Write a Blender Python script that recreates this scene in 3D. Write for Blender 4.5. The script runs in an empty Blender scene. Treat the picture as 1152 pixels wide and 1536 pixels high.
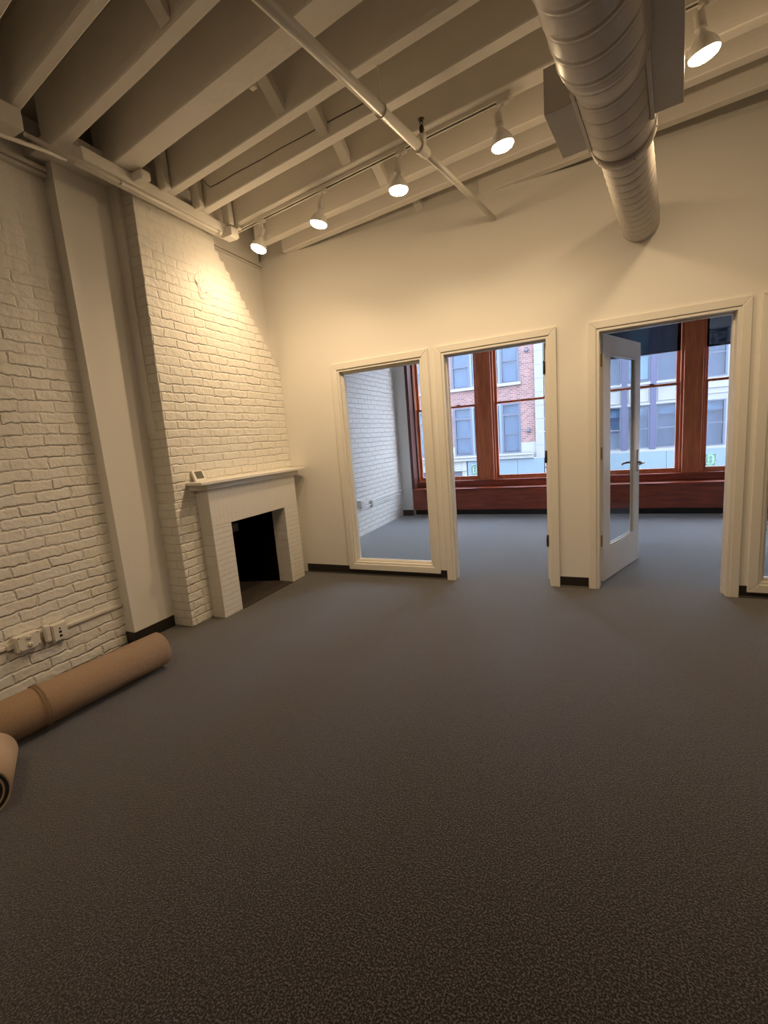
import bpy, bmesh, math, random
from math import pi, sin, cos, radians
from mathutils import Vector, Matrix, noise
C = bpy.context.scene
COL = C.collection

# ------------------------------------------------------------------ camera
YAW, PITCH, ROLL = radians(25.0717), radians(-9.1758), radians(-4.6123)
EYE = Vector((0, 0, 1.35))
fwd = Vector((-sin(YAW) * cos(PITCH), cos(YAW) * cos(PITCH), sin(PITCH)))
rt = Vector((cos(YAW), sin(YAW), 0))
upv = rt.cross(fwd)
r2 = rt * cos(ROLL) + upv * sin(ROLL)
u2 = -rt * sin(ROLL) + upv * cos(ROLL)
cam = bpy.data.cameras.new('camera')
cam.sensor_fit = 'HORIZONTAL'
cam.sensor_width = 36
cam.lens = 666.02 / 1152 * 36
cam.clip_start = 0.03
camo = bpy.data.objects.new('camera', cam)
COL.objects.link(camo)
camo.matrix_world = Matrix(((r2.x, u2.x, -fwd.x, EYE.x), (r2.y, u2.y, -fwd.y, EYE.y), (r2.z, u2.z, -fwd.z, EYE.z), (0, 0, 0, 1)))
C.camera = camo

# ------------------------------------------------------------------ light settings
SKY = (0.70, 0.83, 1.08)
SKY_STRENGTH = 10.8
LAMP_COL = (1.0, 0.72, 0.42)
LAMP_STRENGTH = 85.0
SPOT_WATTS = 42.0
C.view_settings.view_transform = 'Standard'
C.view_settings.look = 'None'
C.view_settings.gamma = 1
C.view_settings.exposure = 0.14
C.view_settings.use_curve_mapping = False
w = bpy.data.worlds.new('overcast_sky')
C.world = w
w.use_nodes = True
w.node_tree.nodes['Background'].inputs[0].default_value = (*SKY, 1)
w.node_tree.nodes['Background'].inputs[1].default_value = SKY_STRENGTH

# ------------------------------------------------------------------ materials
MATS = {}
def new_mat(name):
    m = bpy.data.materials.new(name)
    m.use_nodes = True
    nt = m.node_tree
    return m, nt, nt.nodes['Principled BSDF']

def N(nt, typ, **kw):
    n = nt.nodes.new(typ)
    for k, v in kw.items():
        setattr(n, k, v)
    return n

def plain(name, col, rough=0.6, metal=0.0, bump=0.0, bscale=60, var=0.0, vscale=3.0, spec=0.5):
    m, nt, b = new_mat(name)
    b.inputs['Roughness'].default_value = rough
    b.inputs['Metallic'].default_value = metal
    b.inputs['Specular IOR Level'].default_value = spec
    b.inputs['Base Color'].default_value = (*col, 1)
    tc = N(nt, 'ShaderNodeTexCoord')
    if var:
        no = N(nt, 'ShaderNodeTexNoise')
        no.inputs['Scale'].default_value = vscale
        no.inputs['Detail'].default_value = 5
        nt.links.new(tc.outputs['Object'], no.inputs['Vector'])
        mx = N(nt, 'ShaderNodeMix', data_type='RGBA')
        mx.inputs[6].default_value = (*[c * (1 - var) for c in col], 1)
        mx.inputs[7].default_value = (*[min(1, c * (1 + var)) for c in col], 1)
        nt.links.new(no.outputs['Fac'], mx.inputs[0])
        nt.links.new(mx.outputs[2], b.inputs['Base Color'])
    if bump:
        n2 = N(nt, 'ShaderNodeTexNoise')
        n2.inputs['Scale'].default_value = bscale
        n2.inputs['Detail'].default_value = 4
        nt.links.new(tc.outputs['Object'], n2.inputs['Vector'])
        bp = N(nt, 'ShaderNodeBump')
        bp.inputs['Strength'].default_value = 1
        bp.inputs['Distance'].default_value = bump
        nt.links.new(n2.outputs['Fac'], bp.inputs['Height'])
        nt.links.new(bp.outputs['Normal'], b.inputs['Normal'])
    MATS[name] = m
    return m

def swizzle(nt, order):
    """object coordinates re-ordered so that the brick texture lies in the wall plane"""
    tc = N(nt, 'ShaderNodeTexCoord')
    sp = N(nt, 'ShaderNodeSeparateXYZ')
    cb = N(nt, 'ShaderNodeCombineXYZ')
    nt.links.new(tc.outputs['Object'], sp.inputs[0])
    for i, a in enumerate(order):
        if a in 'XYZ':
            nt.links.new(sp.outputs[a], cb.inputs[i])
    return tc, sp, cb

def brick_mat(name, order, col, mortar, bw, bh, ms, dist, warp=0.012, rough=0.55, lump=0.004, fade=None, smooth=0.5, colvar=0.0, wscale=5.0):
    m, nt, b = new_mat(name)
    tc, sp, cb = swizzle(nt, order)
    L = nt.links.new
    no = N(nt, 'ShaderNodeTexNoise')
    no.inputs['Scale'].default_value = wscale
    no.inputs['Detail'].default_value = 3
    L(tc.outputs['Object'], no.inputs['Vector'])
    s = N(nt, 'ShaderNodeVectorMath', operation='SUBTRACT')
    s.inputs[1].default_value = (.5, .5, .5)
    L(no.outputs['Color'], s.inputs[0])
    sc = N(nt, 'ShaderNodeVectorMath', operation='SCALE')
    sc.inputs['Scale'].default_value = warp
    L(s.outputs[0], sc.inputs[0])
    # a second, finer wobble makes the joints look hand laid and thickly painted
    nf = N(nt, 'ShaderNodeTexNoise')
    nf.inputs['Scale'].default_value = 28
    nf.inputs['Detail'].default_value = 3
    L(tc.outputs['Object'], nf.inputs['Vector'])
    s2 = N(nt, 'ShaderNodeVectorMath', operation='SUBTRACT')
    s2.inputs[1].default_value = (.5, .5, .5)
    L(nf.outputs['Color'], s2.inputs[0])
    sc2 = N(nt, 'ShaderNodeVectorMath', operation='SCALE')
    sc2.inputs['Scale'].default_value = warp * 0.7
    L(s2.outputs[0], sc2.inputs[0])
    ad = N(nt, 'ShaderNodeVectorMath', operation='ADD')
    L(cb.outputs[0], ad.inputs[0])
    L(sc.outputs[0], ad.inputs[1])
    ad2 = N(nt, 'ShaderNodeVectorMath', operation='ADD')
    L(ad.outputs[0], ad2.inputs[0])
    L(sc2.outputs[0], ad2.inputs[1])
    br = N(nt, 'ShaderNodeTexBrick')
    br.inputs['Scale'].default_value = 1
    br.inputs['Mortar Size'].default_value = ms
    br.inputs['Mortar Smooth'].default_value = smooth
    br.inputs['Brick Width'].default_value = bw
    br.inputs['Row Height'].default_value = bh
    br.inputs['Bias'].default_value = 0
    br.inputs['Color1'].default_value = (*[c * (1 - colvar) for c in col], 1)
    br.inputs['Color2'].default_value = (*[min(1, c * (1 + colvar)) for c in col], 1)
    br.inputs['Mortar'].default_value = (*mortar, 1)
    L(ad2.outputs[0], br.inputs['Vector'])
    L(br.outputs['Color'], b.inputs['Base Color'])
    b.inputs['Roughness'].default_value = rough
    # height = lumps - mortar
    n3 = N(nt, 'ShaderNodeTexNoise')
    n3.inputs['Scale'].default_value = 22
    n3.inputs['Detail'].default_value = 5
    L(tc.outputs['Object'], n3.inputs['Vector'])
    b1 = N(nt, 'ShaderNodeBump')
    b1.inputs['Strength'].default_value = 1
    b1.inputs['Distance'].default_value = lump
    L(n3.outputs['Fac'], b1.inputs['Height'])
    inv = N(nt, 'ShaderNodeMath', operation='SUBTRACT')
    inv.inputs[0].default_value = 1
    L(br.outputs['Fac'], inv.inputs[1])
    br2 = N(nt, 'ShaderNodeTexBrick')
    for k_ in ('Scale', 'Mortar Size', 'Mortar Smooth', 'Brick Width', 'Row Height', 'Bias'):
        br2.inputs[k_].default_value = br.inputs[k_].default_value
    br2.inputs['Color1'].default_value = (.45, .45, .45, 1)
    br2.inputs['Color2'].default_value = (1.25, 1.25, 1.25, 1)
    br2.inputs['Mortar'].default_value = (.8, .8, .8, 1)
    L(ad2.outputs[0], br2.inputs['Vector'])
    sg = N(nt, 'ShaderNodeSeparateColor')
    L(br2.outputs['Color'], sg.inputs[0])
    hv = N(nt, 'ShaderNodeMath', operation='MULTIPLY')
    L(inv.outputs[0], hv.inputs[0])
    L(sg.outputs[0], hv.inputs[1])
    h = hv.outputs[0]
    if fade:   # (z0, z1, rest): above z1 the joints are filled with plaster down to rest
        mr = N(nt, 'ShaderNodeMapRange')
        mr.inputs['From Min'].default_value = fade[0]
        mr.inputs['From Max'].default_value = fade[1]
        mr.inputs['To Min'].default_value = 1
        mr.inputs['To Max'].default_value = fade[2]
        L(sp.outputs['Z'], mr.inputs['Value'])
        mu = N(nt, 'ShaderNodeMath', operation='MULTIPLY')
        L(h, mu.inputs[0])
        L(mr.outputs[0], mu.inputs[1])
        h = mu.outputs[0]
    b2 = N(nt, 'ShaderNodeBump')
    b2.inputs['Strength'].default_value = 1
    b2.inputs['Distance'].default_value = dist
    L(h, b2.inputs['Height'])
    L(b1.outputs['Normal'], b2.inputs['Normal'])
    L(b2.outputs['Normal'], b.inputs['Normal'])
    MATS[name] = m
    return m

def wood(name, c1, c2, order='XYZ', scale=(2, 2, 30), rough=0.35):
    m, nt, b = new_mat(name)
    L = nt.links.new
    tc = N(nt, 'ShaderNodeTexCoord')
    mp = N(nt, 'ShaderNodeMapping')
    mp.inputs['Scale'].default_value = scale
    L(tc.outputs['Object'], mp.inputs['Vector'])
    no = N(nt, 'ShaderNodeTexNoise')
    no.inputs['Scale'].default_value = 2.2
    no.inputs['Detail'].default_value = 7
    no.inputs['Distortion'].default_value = 0.6
    L(mp.outputs[0], no.inputs['Vector'])
    cr = N(nt, 'ShaderNodeValToRGB')
    cr.color_ramp.elements[0].position = .3
    cr.color_ramp.elements[0].color = (*c1, 1)
    cr.color_ramp.elements[1].position = .72
    cr.color_ramp.elements[1].color = (*c2, 1)
    L(no.outputs['Fac'], cr.inputs[0])
    L(cr.outputs[0], b.inputs['Base Color'])
    b.inputs['Roughness'].default_value = rough
    b.inputs['Coat Weight'].default_value = 0.12
    b.inputs['Specular IOR Level'].default_value = 0.3
    b.inputs['Coat Roughness'].default_value = 0.2
    MATS[name] = m
    return m

def thin_glass(name, tint=(1, 1, 1), refl=1.0, dark=None):
    m = bpy.data.materials.new(name)
    m.use_nodes = True
    nt = m.node_tree
    nt.nodes.clear()
    o = N(nt, 'ShaderNodeOutputMaterial')
    t = N(nt, 'ShaderNodeBsdfTransparent')
    t.inputs[0].default_value = (*tint, 1)
    g = N(nt, 'ShaderNodeBsdfGlossy')
    g.inputs['Roughness'].default_value = 0.0
    f = N(nt, 'ShaderNodeFresnel')
    f.inputs['IOR'].default_value = 1.45
    mu = N(nt, 'ShaderNodeMath', operation='MULTIPLY')
    mu.inputs[1].default_value = refl
    mx = N(nt, 'ShaderNodeMixShader')
    L = nt.links.new
    L(f.outputs[0], mu.inputs[0])
    ge = N(nt, 'ShaderNodeNewGeometry')      # reflect off the outer faces only: no refraction inside the thin sheet
    iv = N(nt, 'ShaderNodeMath', operation='SUBTRACT')
    iv.inputs[0].default_value = 1
    L(ge.outputs['Backfacing'], iv.inputs[1])
    m3 = N(nt, 'ShaderNodeMath', operation='MULTIPLY')
    L(mu.outputs[0], m3.inputs[0])
    L(iv.outputs[0], m3.inputs[1])
    m3.use_clamp = True
    L(m3.outputs[0], mx.inputs[0])
    L(t.outputs[0], mx.inputs[1])
    L(g.outputs[0], mx.inputs[2])
    L(mx.outputs[0], o.inputs[0])
    MATS[name] = m
    return m

def emit(name, col, strength):
    m = bpy.data.materials.new(name)
    m.use_nodes = True
    nt = m.node_tree
    nt.nodes.clear()
    o = N(nt, 'ShaderNodeOutputMaterial')
    e = N(nt, 'ShaderNodeEmission')
    e.inputs[0].default_value = (*col, 1)
    e.inputs[1].default_value = strength
    nt.links.new(e.outputs[0], o.inputs[0])
    MATS[name] = m
    return m

def carpet_mat(name, dark, mid, light, scale=260, bump=0.004, sheen=0.3):
    m, nt, b = new_mat(name)
    L = nt.links.new
    tc = N(nt, 'ShaderNodeTexCoord')
    n1 = N(nt, 'ShaderNodeTexNoise')
    n1.inputs['Scale'].default_value = scale
    n1.inputs['Detail'].default_value = 2
    n1.inputs['Roughness'].default_value = .6
    L(tc.outputs['Object'], n1.inputs['Vector'])
    cr = N(nt, 'ShaderNodeValToRGB')
    e = cr.color_ramp.elements
    e[0].position = .40
    e[0].color = (*dark, 1)
    e[1].position = .63
    e[1].color = (*light, 1)
    k = e.new(.5)
    k.color = (*mid, 1)
    L(n1.outputs['Fac'], cr.inputs[0])
    L(cr.outputs[0], b.inputs['Base Color'])
    b.inputs['Roughness'].default_value = 1
    b.inputs['Specular IOR Level'].default_value = 0.1
    b.inputs['Sheen Weight'].default_value = sheen
    b.inputs['Sheen Roughness'].default_value = 0.5
    n1.inputs['Roughness'].default_value = .55
    n1.inputs['Detail'].default_value = 1.5
    bp = N(nt, 'ShaderNodeBump')
    bp.inputs['Distance'].default_value = bump
    L(n1.outputs['Fac'], bp.inputs['Height'])
    L(bp.outputs['Normal'], b.inputs['Normal'])
    MATS[name] = m
    return m

PAINT = (0.82, 0.79, 0.74)
plain('wall_paint', PAINT, .55, bump=.0006, bscale=160)
plain('trim_paint', (0.80, 0.77, 0.71), .32, bump=.0002, bscale=40)
plain('ceiling_paint', (0.84, 0.80, 0.74), .6, bump=.003, bscale=24, var=.06, vscale=6)
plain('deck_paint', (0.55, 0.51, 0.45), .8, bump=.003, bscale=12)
plain('pipe_paint', (0.74, 0.71, 0.65), .35, bump=.0006, bscale=30)
plain('duct_paint', (0.60, 0.56, 0.52), .42, bump=.0005, bscale=20)
plain('white_plastic', (0.78, 0.75, 0.70), .35)
plain('beige_plastic', (0.60, 0.54, 0.45), .4)
plain('socket_hole', (0.02, 0.018, 0.016), .6)
plain('screen', (0.13, 0.13, 0.11), .25)
plain('black_vinyl', (0.022, 0.018, 0.017), .45)
plain('dark_seam', (0.03, 0.025, 0.02), .9)
plain('soot', (0.004, 0.0035, 0.003), 1.0, bump=.01, bscale=14, spec=0.0)
plain('hearth', (0.045, 0.033, 0.027), .9, bump=.004, bscale=30)
plain('brass', (0.50, 0.34, 0.10), .32, metal=.8)
plain('bronze', (0.11, 0.075, 0.055), .35, metal=.7)
plain('nickel', (0.30, 0.27, 0.23), .28, metal=.9)
plain('dark_bronze', (0.05, 0.035, 0.025), .4, metal=.6)
plain('roll_backing', (0.31, 0.205, 0.128), .95, bump=.003, bscale=150, var=.38, vscale=260)
plain('roll_backing_pale', (0.44, 0.32, 0.22), .9, bump=.002, bscale=120, var=.14, vscale=260)
plain('roll_pile', (0.02, 0.022, 0.028), 1, bump=.004, bscale=200)
plain('stone', (0.24, 0.25, 0.245), .8, bump=.004, bscale=8, var=.08, vscale=1.2)
plain('stone_white', (0.22, 0.225, 0.235), .8, bump=.003, bscale=5, var=.05, vscale=1.0)
plain('metal_cladding', (0.13, 0.18, 0.22), .45, var=.05, vscale=.6)
plain('steel_purple', (0.055, 0.058, 0.11), .5)
plain('frame_grey', (0.075, 0.09, 0.13), .5)
plain('frame_pale', (0.13, 0.165, 0.21), .5)
plain('frame_dark', (0.10, 0.10, 0.13), .5)
plain('room_dark', (0.10, 0.12, 0.17), .9)
plain('blind_pale', (0.11, 0.145, 0.20), .8, var=.10, vscale=1.5)
plain('blind_teal', (0.17, 0.25, 0.29), .8)
plain('asphalt', (0.10, 0.10, 0.105), .9, var=.15, vscale=2)
plain('sign_ink', (0.03, 0.04, 0.04), .7)
carpet_mat('carpet', (0.001, 0.0007, 0.0005), (0.014, 0.011, 0.009), (0.100, 0.081, 0.070), scale=185, bump=.003, sheen=.70)
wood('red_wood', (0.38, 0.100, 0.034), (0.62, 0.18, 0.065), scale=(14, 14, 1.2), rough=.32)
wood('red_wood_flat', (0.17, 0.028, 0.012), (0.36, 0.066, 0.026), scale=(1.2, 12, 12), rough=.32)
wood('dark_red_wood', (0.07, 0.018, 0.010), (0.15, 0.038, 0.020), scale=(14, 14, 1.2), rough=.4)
thin_glass('clear_glass', (.97, .985, .98), .9)
thin_glass('window_glass', (.97, .98, .985), .5)
thin_glass('far_glass', (.80, .88, .95), 2.2)
emit('lamp_face', LAMP_COL, LAMP_STRENGTH)
plain('bulb_body', (0.82, 0.80, 0.76), .25)
brick_mat('painted_brick', 'YZ_', (0.83, 0.80, 0.75), (0.82, 0.79, 0.74), .215, .0705, .0110, .008, warp=.034, lump=.010, fade=(1.7, 3.0, .25), smooth=1.0)
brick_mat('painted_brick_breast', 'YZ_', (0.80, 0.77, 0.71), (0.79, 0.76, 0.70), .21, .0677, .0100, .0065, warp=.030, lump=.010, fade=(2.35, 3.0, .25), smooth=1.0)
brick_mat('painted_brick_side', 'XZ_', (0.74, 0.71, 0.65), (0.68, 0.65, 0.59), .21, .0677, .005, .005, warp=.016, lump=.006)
brick_mat('painted_roman_brick', 'YZ_', (0.78, 0.76, 0.71), (0.74, 0.71, 0.66), .36, .044, .0036, .004, warp=.004, lump=.002, smooth=.3)
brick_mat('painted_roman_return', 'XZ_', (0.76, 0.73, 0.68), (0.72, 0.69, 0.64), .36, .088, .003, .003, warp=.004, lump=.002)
brick_mat('painted_soldier_brick', 'ZY_', (0.78, 0.76, 0.71), (0.73, 0.71, 0.66), .42, .044, .0022, .0012, warp=.004, lump=.001, smooth=.2)
brick_mat('office_brick', 'YZ_', (0.84, 0.78, 0.70), (0.82, 0.76, 0.68), .215, .070, .010, .014, warp=.02, lump=.006)
brick_mat('red_brick', 'XZ_', (0.185, 0.098, 0.09), (0.25, 0.20, 0.20), .21, .085, .013, .004, warp=.004, lump=.003, colvar=.28, rough=.85)

def see_through(name, col, kind, fac):
    m = bpy.data.materials.new(name)
    m.use_nodes = True
    nt = m.node_tree
    nt.nodes.clear()
    o = N(nt, 'ShaderNodeOutputMaterial')
    d = N(nt, 'ShaderNodeBsdfDiffuse')
    d.inputs[0].default_value = (*col, 1)
    t = N(nt, 'ShaderNodeBsdfTransparent' if kind == 'mesh' else 'ShaderNodeBsdfTranslucent')
    if kind != 'mesh':
        t.inputs[0].default_value = (*col, 1)
    mx = N(nt, 'ShaderNodeMixShader')
    mx.inputs[0].default_value = fac
    nt.links.new(d.outputs[0], mx.inputs[1])
    nt.links.new(t.outputs[0], mx.inputs[2])
    nt.links.new(mx.outputs[0], o.inputs[0])
    MATS[name] = m
see_through('shade_cloth', (0.014, 0.014, 0.020), 'mesh', .22)
see_through('sign_paper', (0.62, 0.80, 0.70), 'paper', .6)

# ------------------------------------------------------------------ mesh helpers
class MB:
    def __init__(s):
        s.bm = bmesh.new()
    def box(s, x0, x1, y0, y1, z0, z1, M=None, mi=0, bev=0.0):
        vs = [Vector((x, y, z)) for z in (z0, z1) for y in (y0, y1) for x in (x0, x1)]
        if M is not None:
            vs = [M @ v for v in vs]
        v = [s.bm.verts.new(p) for p in vs]
        fs = []
        for f in ((0, 2, 3, 1), (4, 5, 7, 6), (0, 1, 5, 4), (2, 6, 7, 3), (0, 4, 6, 2), (1, 3, 7, 5)):
            fc = s.bm.faces.new([v[i] for i in f])
            fc.material_index = mi
            fs.append(fc)
        if bev > 0:
            ed = {e for f in fs for e in f.edges}
            bmesh.ops.bevel(s.bm, geom=list(ed), offset=bev, segments=2, affect='EDGES', profile=.6)
        return s
    def prism(s, pts, d, mi=0):
        """closed polygon (3D points) extruded by vector d"""
        d = Vector(d)
        a = [s.bm.verts.new(Vector(p)) for p in pts]
        b = [s.bm.verts.new(Vector(p) + d) for p in pts]
        n = len(pts)
        for f in ([s.bm.faces.new(a)], [s.bm.faces.new(b[::-1])], [s.bm.faces.new((a[i], b[i], b[(i + 1) % n], a[(i + 1) % n])) for i in range(n)]):
            for k in f:
                k.material_index = mi
        return s
    def tube(s, pts, r, seg=16, cap=True, mi=0):
        pts = [Vector(p) for p in pts]
        rr = r if isinstance(r, (list, tuple)) else [r] * len(pts)
        rings = []
        t0 = (pts[1] - pts[0]).normalized()
        ref = Vector((0, 0, 1)) if abs(t0.z) < .9 else Vector((1, 0, 0))
        u = t0.cross(ref).normalized()
        for i, p in enumerate(pts):
            if i == 0:
                t = pts[1] - pts[0]
            elif i == len(pts) - 1:
                t = pts[-1] - pts[-2]
            else:
                t = (pts[i + 1] - p).normalized() + (p - pts[i - 1]).normalized()
            t.normalize()
            u = (u - t * u.dot(t)).normalized()
            v = t.cross(u)
            rings.append([s.bm.verts.new(p + rr[i] * (cos(a) * u + sin(a) * v)) for a in [2 * pi * k / seg for k in range(seg)]])
        for i in range(len(rings) - 1):
            for k in range(seg):
                f = s.bm.faces.new((rings[i][k], rings[i][(k + 1) % seg], rings[i + 1][(k + 1) % seg], rings[i + 1][k]))
                f.smooth = True
                f.material_index = mi
        if cap:
            for rg in (rings[0][::-1], rings[-1]):
                f = s.bm.faces.new(rg)
                f.material_index = mi
        return s
    def lathe(s, prof, O, axis, seg=28, mi=0, cap=False):
        """prof: list of (along axis, radius)"""
        O = Vector(O)
        axis = Vector(axis).normalized()
        ref = Vector((0, 0, 1)) if abs(axis.z) < .9 else Vector((1, 0, 0))
        u = axis.cross(ref).normalized()
        v = axis.cross(u)
        rings = [[s.bm.verts.new(O + axis * h + r * (cos(a) * u + sin(a) * v)) for a in [2 * pi * k / seg for k in range(seg)]] for h, r in prof]
        for i in range(len(rings) - 1):
            for k in range(seg):
                f = s.bm.faces.new((rings[i][k], rings[i][(k + 1) % seg], rings[i + 1][(k + 1) % seg], rings[i + 1][k]))
                f.smooth = True
                f.material_index = mi
        if cap:
            for rg in (rings[0][::-1], rings[-1]):
                f = s.bm.faces.new(rg)
                f.material_index = mi
        return s
    def build(s, name, mat, parent=None, bevel=0.0, seg=2, smooth=False):
        me = bpy.data.meshes.new(name)
        bmesh.ops.recalc_face_normals(s.bm, faces=s.bm.faces[:])
        s.bm.to_mesh(me)
        s.bm.free()
        mats = mat if isinstance(mat, (list, tuple)) else [mat]
        for m in mats:
            me.materials.append(MATS[m])
        o = bpy.data.objects.new(name, me)
        COL.objects.link(o)
        if smooth:
            for p in me.polygons:
                p.use_smooth = True
        if parent is not None:
            o.parent = parent
            o.matrix_parent_inverse = Matrix.Translation(-parent.location) if parent.type == 'EMPTY' else Matrix.Identity(4)
        if bevel:
            b = o.modifiers.new('bevel', 'BEVEL')
            b.width = bevel
            b.segments = seg
            b.limit_method = 'ANGLE'
            b.angle_limit = radians(40)
        return o

def B(*a, **k):
    return MB().box(*a, **k)

def tag(o, label=None, cat=None, group=None, kind=None):
    if label: o['label'] = label
    if cat: o['category'] = cat
    if group: o['group'] = group
    if kind: o['kind'] = kind
    return o

def root(name, loc, label=None, cat=None, group=None, kind=None):
    e = bpy.data.objects.new(name, None)
    e.empty_display_size = .05
    e.location = loc
    COL.objects.link(e)
    return tag(e, label, cat, group, kind)

def frame_pts(mb, x0, x1, z0, z1, w, y0, y1, bottom=True, mi=0):
    """mitred rectangular frame in the XZ plane; (x0,x1,z0,z1) outer edge, w width"""
    o = [(x0, z0), (x0, z1), (x1, z1), (x1, z0)]
    i = [(x0 + w, z0 + (w if bottom else 0)), (x0 + w, z1 - w), (x1 - w, z1 - w), (x1 - w, z0 + (w if bottom else 0))]
    sides = [(0, 1), (1, 2), (2, 3)] + ([(3, 0)] if bottom else [])
    for a, b in sides:
        mb.prism([(o[a][0], y0, o[a][1]), (o[b][0], y0, o[b][1]), (i[b][0], y0, i[b][1]), (i[a][0], y0, i[a][1])], (0, y1 - y0, 0), mi)
    return mb

def wall_x(name, x0, x1, y0, y1, z0, z1, holes, mat, extra=None):
    """wall lying along X with rectangular holes (hx0,hx1,hz0,hz1)"""
    mb = MB()
    xs = sorted({x0, x1, *[h[0] for h in holes], *[h[1] for h in holes]})
    for a, b in zip(xs[:-1], xs[1:]):
        hs = sorted([(h[2], h[3]) for h in holes if h[0] < (a + b) / 2 < h[1]])
        z = z0
        for h0, h1 in hs:
            if h0 > z + 1e-4:
                mb.box(a, b, y0, y1, z, h0)
            z = h1
        if z < z1 - 1e-4:
            mb.box(a, b, y0, y1, z, z1)
    bmesh.ops.remove_doubles(mb.bm, verts=mb.bm.verts[:], dist=1e-5)
    return tag(mb.build(name, mat), kind='structure')

# joist coordinates: t along the joists, c across them (8.73 degrees off the partition)
JA = radians(8.73)
TJ = Vector((cos(JA), -sin(JA), 0))
NJ = Vector((sin(JA), cos(JA), 0))
def J(t, c, z):
    return TJ * t + NJ * c + Vector((0, 0, z))
MJ = Matrix(((TJ.x, NJ.x, 0, 0), (TJ.y, NJ.y, 0, 0), (0, 0, 1, 0), (0, 0, 0, 1)))

# ------------------------------------------------------------------ room shell
D = 3.90          # front partition
XL = -3.155       # brick wall on the left
ZC = 3.20         # underside of the joists
tag(B(-3.6, 3.2, -3.2, 7.6, -.12, 0).build('floor', 'carpet'), kind='structure')
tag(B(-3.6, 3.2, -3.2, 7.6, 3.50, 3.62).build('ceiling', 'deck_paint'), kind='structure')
tag(B(XL - .25, XL, -3.2, 2.20, 0, 3.5).build('wall_left', 'painted_brick'), kind='structure')
tag(B(-3.6, XL - .25, -3.2, 7.6, 0, 3.5).build('wall_left_light_block', 'wall_paint'), kind='structure')  # unseen outer shell, added to block sky light leaking in behind the panels
tag(B(-3.6, 3.2, -3.2, -3.05, 0, 3.5).build('wall_back', 'wall_paint'), kind='structure')
tag(B(3.05, 3.2, -3.2, 7.6, 0, 3.5).build('wall_right', 'wall_paint'), kind='structure')
# smooth recess of the left wall above the fireplace shoulder
tag(B(XL - .25, -2.975, 2.40, D, 1.0, 3.5).build('wall_left_recess', 'wall_paint'), kind='structure')
tag(B(XL - .25, -2.99, D + .12, 7.45, 0, 3.5).build('wall_office_left', 'office_brick'), kind='structure')
# square boxed pier between brick wall and fireplace
tag(B(XL - .02, -3.063, 2.028, 2.40, 0, 3.245).build('wall_left_pier', 'wall_paint'), kind='structure')

LITE1 = (-2.199, -1.341, .122, 2.045)
DOOR2 = (-1.150, -.284, 0, 2.050)
DOOR3 = (.064, .938, 0, 2.040)
LITE4 = (1.113, 1.97, .110, 2.045)
wall_x('wall_front', -2.99, 3.05, D, D + .12, 0, ZC, [LITE1, DOOR2, DOOR3, LITE4], 'wall_paint')
tag(B(-2.99, 3.05, D + .045, D + .12, ZC, 3.5).build('wall_front_upper', 'wall_paint'), kind='structure')
tag(B(-.16, -.055, D + .12, 7.2, 0, 3.5).build('wall_divider', 'wall_paint'), kind='structure')

# baseboards (black vinyl cove)
def base_x(name, x0, x1, y, z=.09):
    mb = B(x0, x1, y - .004, y, 0, z)
    mb.prism([(x0, y - .004, 0), (x0, y - .014, 0), (x0, y - .004, .014)], (x1 - x0, 0, 0))
    return tag(mb.build(name, 'black_vinyl'), kind='structure')
base_x('baseboard_front', -2.79, -1.212, D)
base_x('baseboard_front_middle', -.233, -.002, D)
base_x('baseboard_front_right', .997, 3.05, D)
mb = B(-3.063, -3.059, 2.024, 2.372, 0, .09)
mb.box(XL, -3.059, 2.020, 2.028, 0, .09)
tag(mb.build('baseboard_left', 'black_vinyl'), kind='structure')
base_x('baseboard_office', -3.0, -2.79, 7.2, .10)

# ------------------------------------------------------------------ interior windows in the partition
def lite(n, hole, z_out, label):
    x0, x1, z0, z1 = hole
    w_ = .065
    r = root('window_%d' % n, ((x0 + x1) / 2, D, 0), label, None, None, 'structure')
    mb = frame_pts(MB(), x0 - w_, x1 + w_, z0 - w_, z1 + w_, w_ - .004, D - .018, D + .0)
    mb.build('casing', 'trim_paint', r, bevel=.004)
    mb = frame_pts(MB(), x0 - .004, x1 + .004, z0 - .004, z1 + .004, .02, D - .008, D + .125)
    mb.build('jamb', 'trim_paint', r, bevel=.002)
    mb = frame_pts(MB(), x0 + .015, x1 - .015, z0 + .015, z1 - .015, .026, D + .035, D + .058)
    frame_pts(mb, x0 + .015, x1 - .015, z0 + .015, z1 - .015, .018, D + .024, D + .035)
    mb.build('glazing_bead', 'trim_paint', r, bevel=.003)
    B(x0 + .03, x1 - .03, D + .060, D + .066, z0 + .03, z1 - .03).build('pane', 'clear_glass', r)
    return r
lite(1, LITE1, 0, 'tall white framed fixed window left of the first doorway, white brick behind it')
lite(2, LITE4, 0, 'white framed fixed window cut off by the right edge of the photo')

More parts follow.
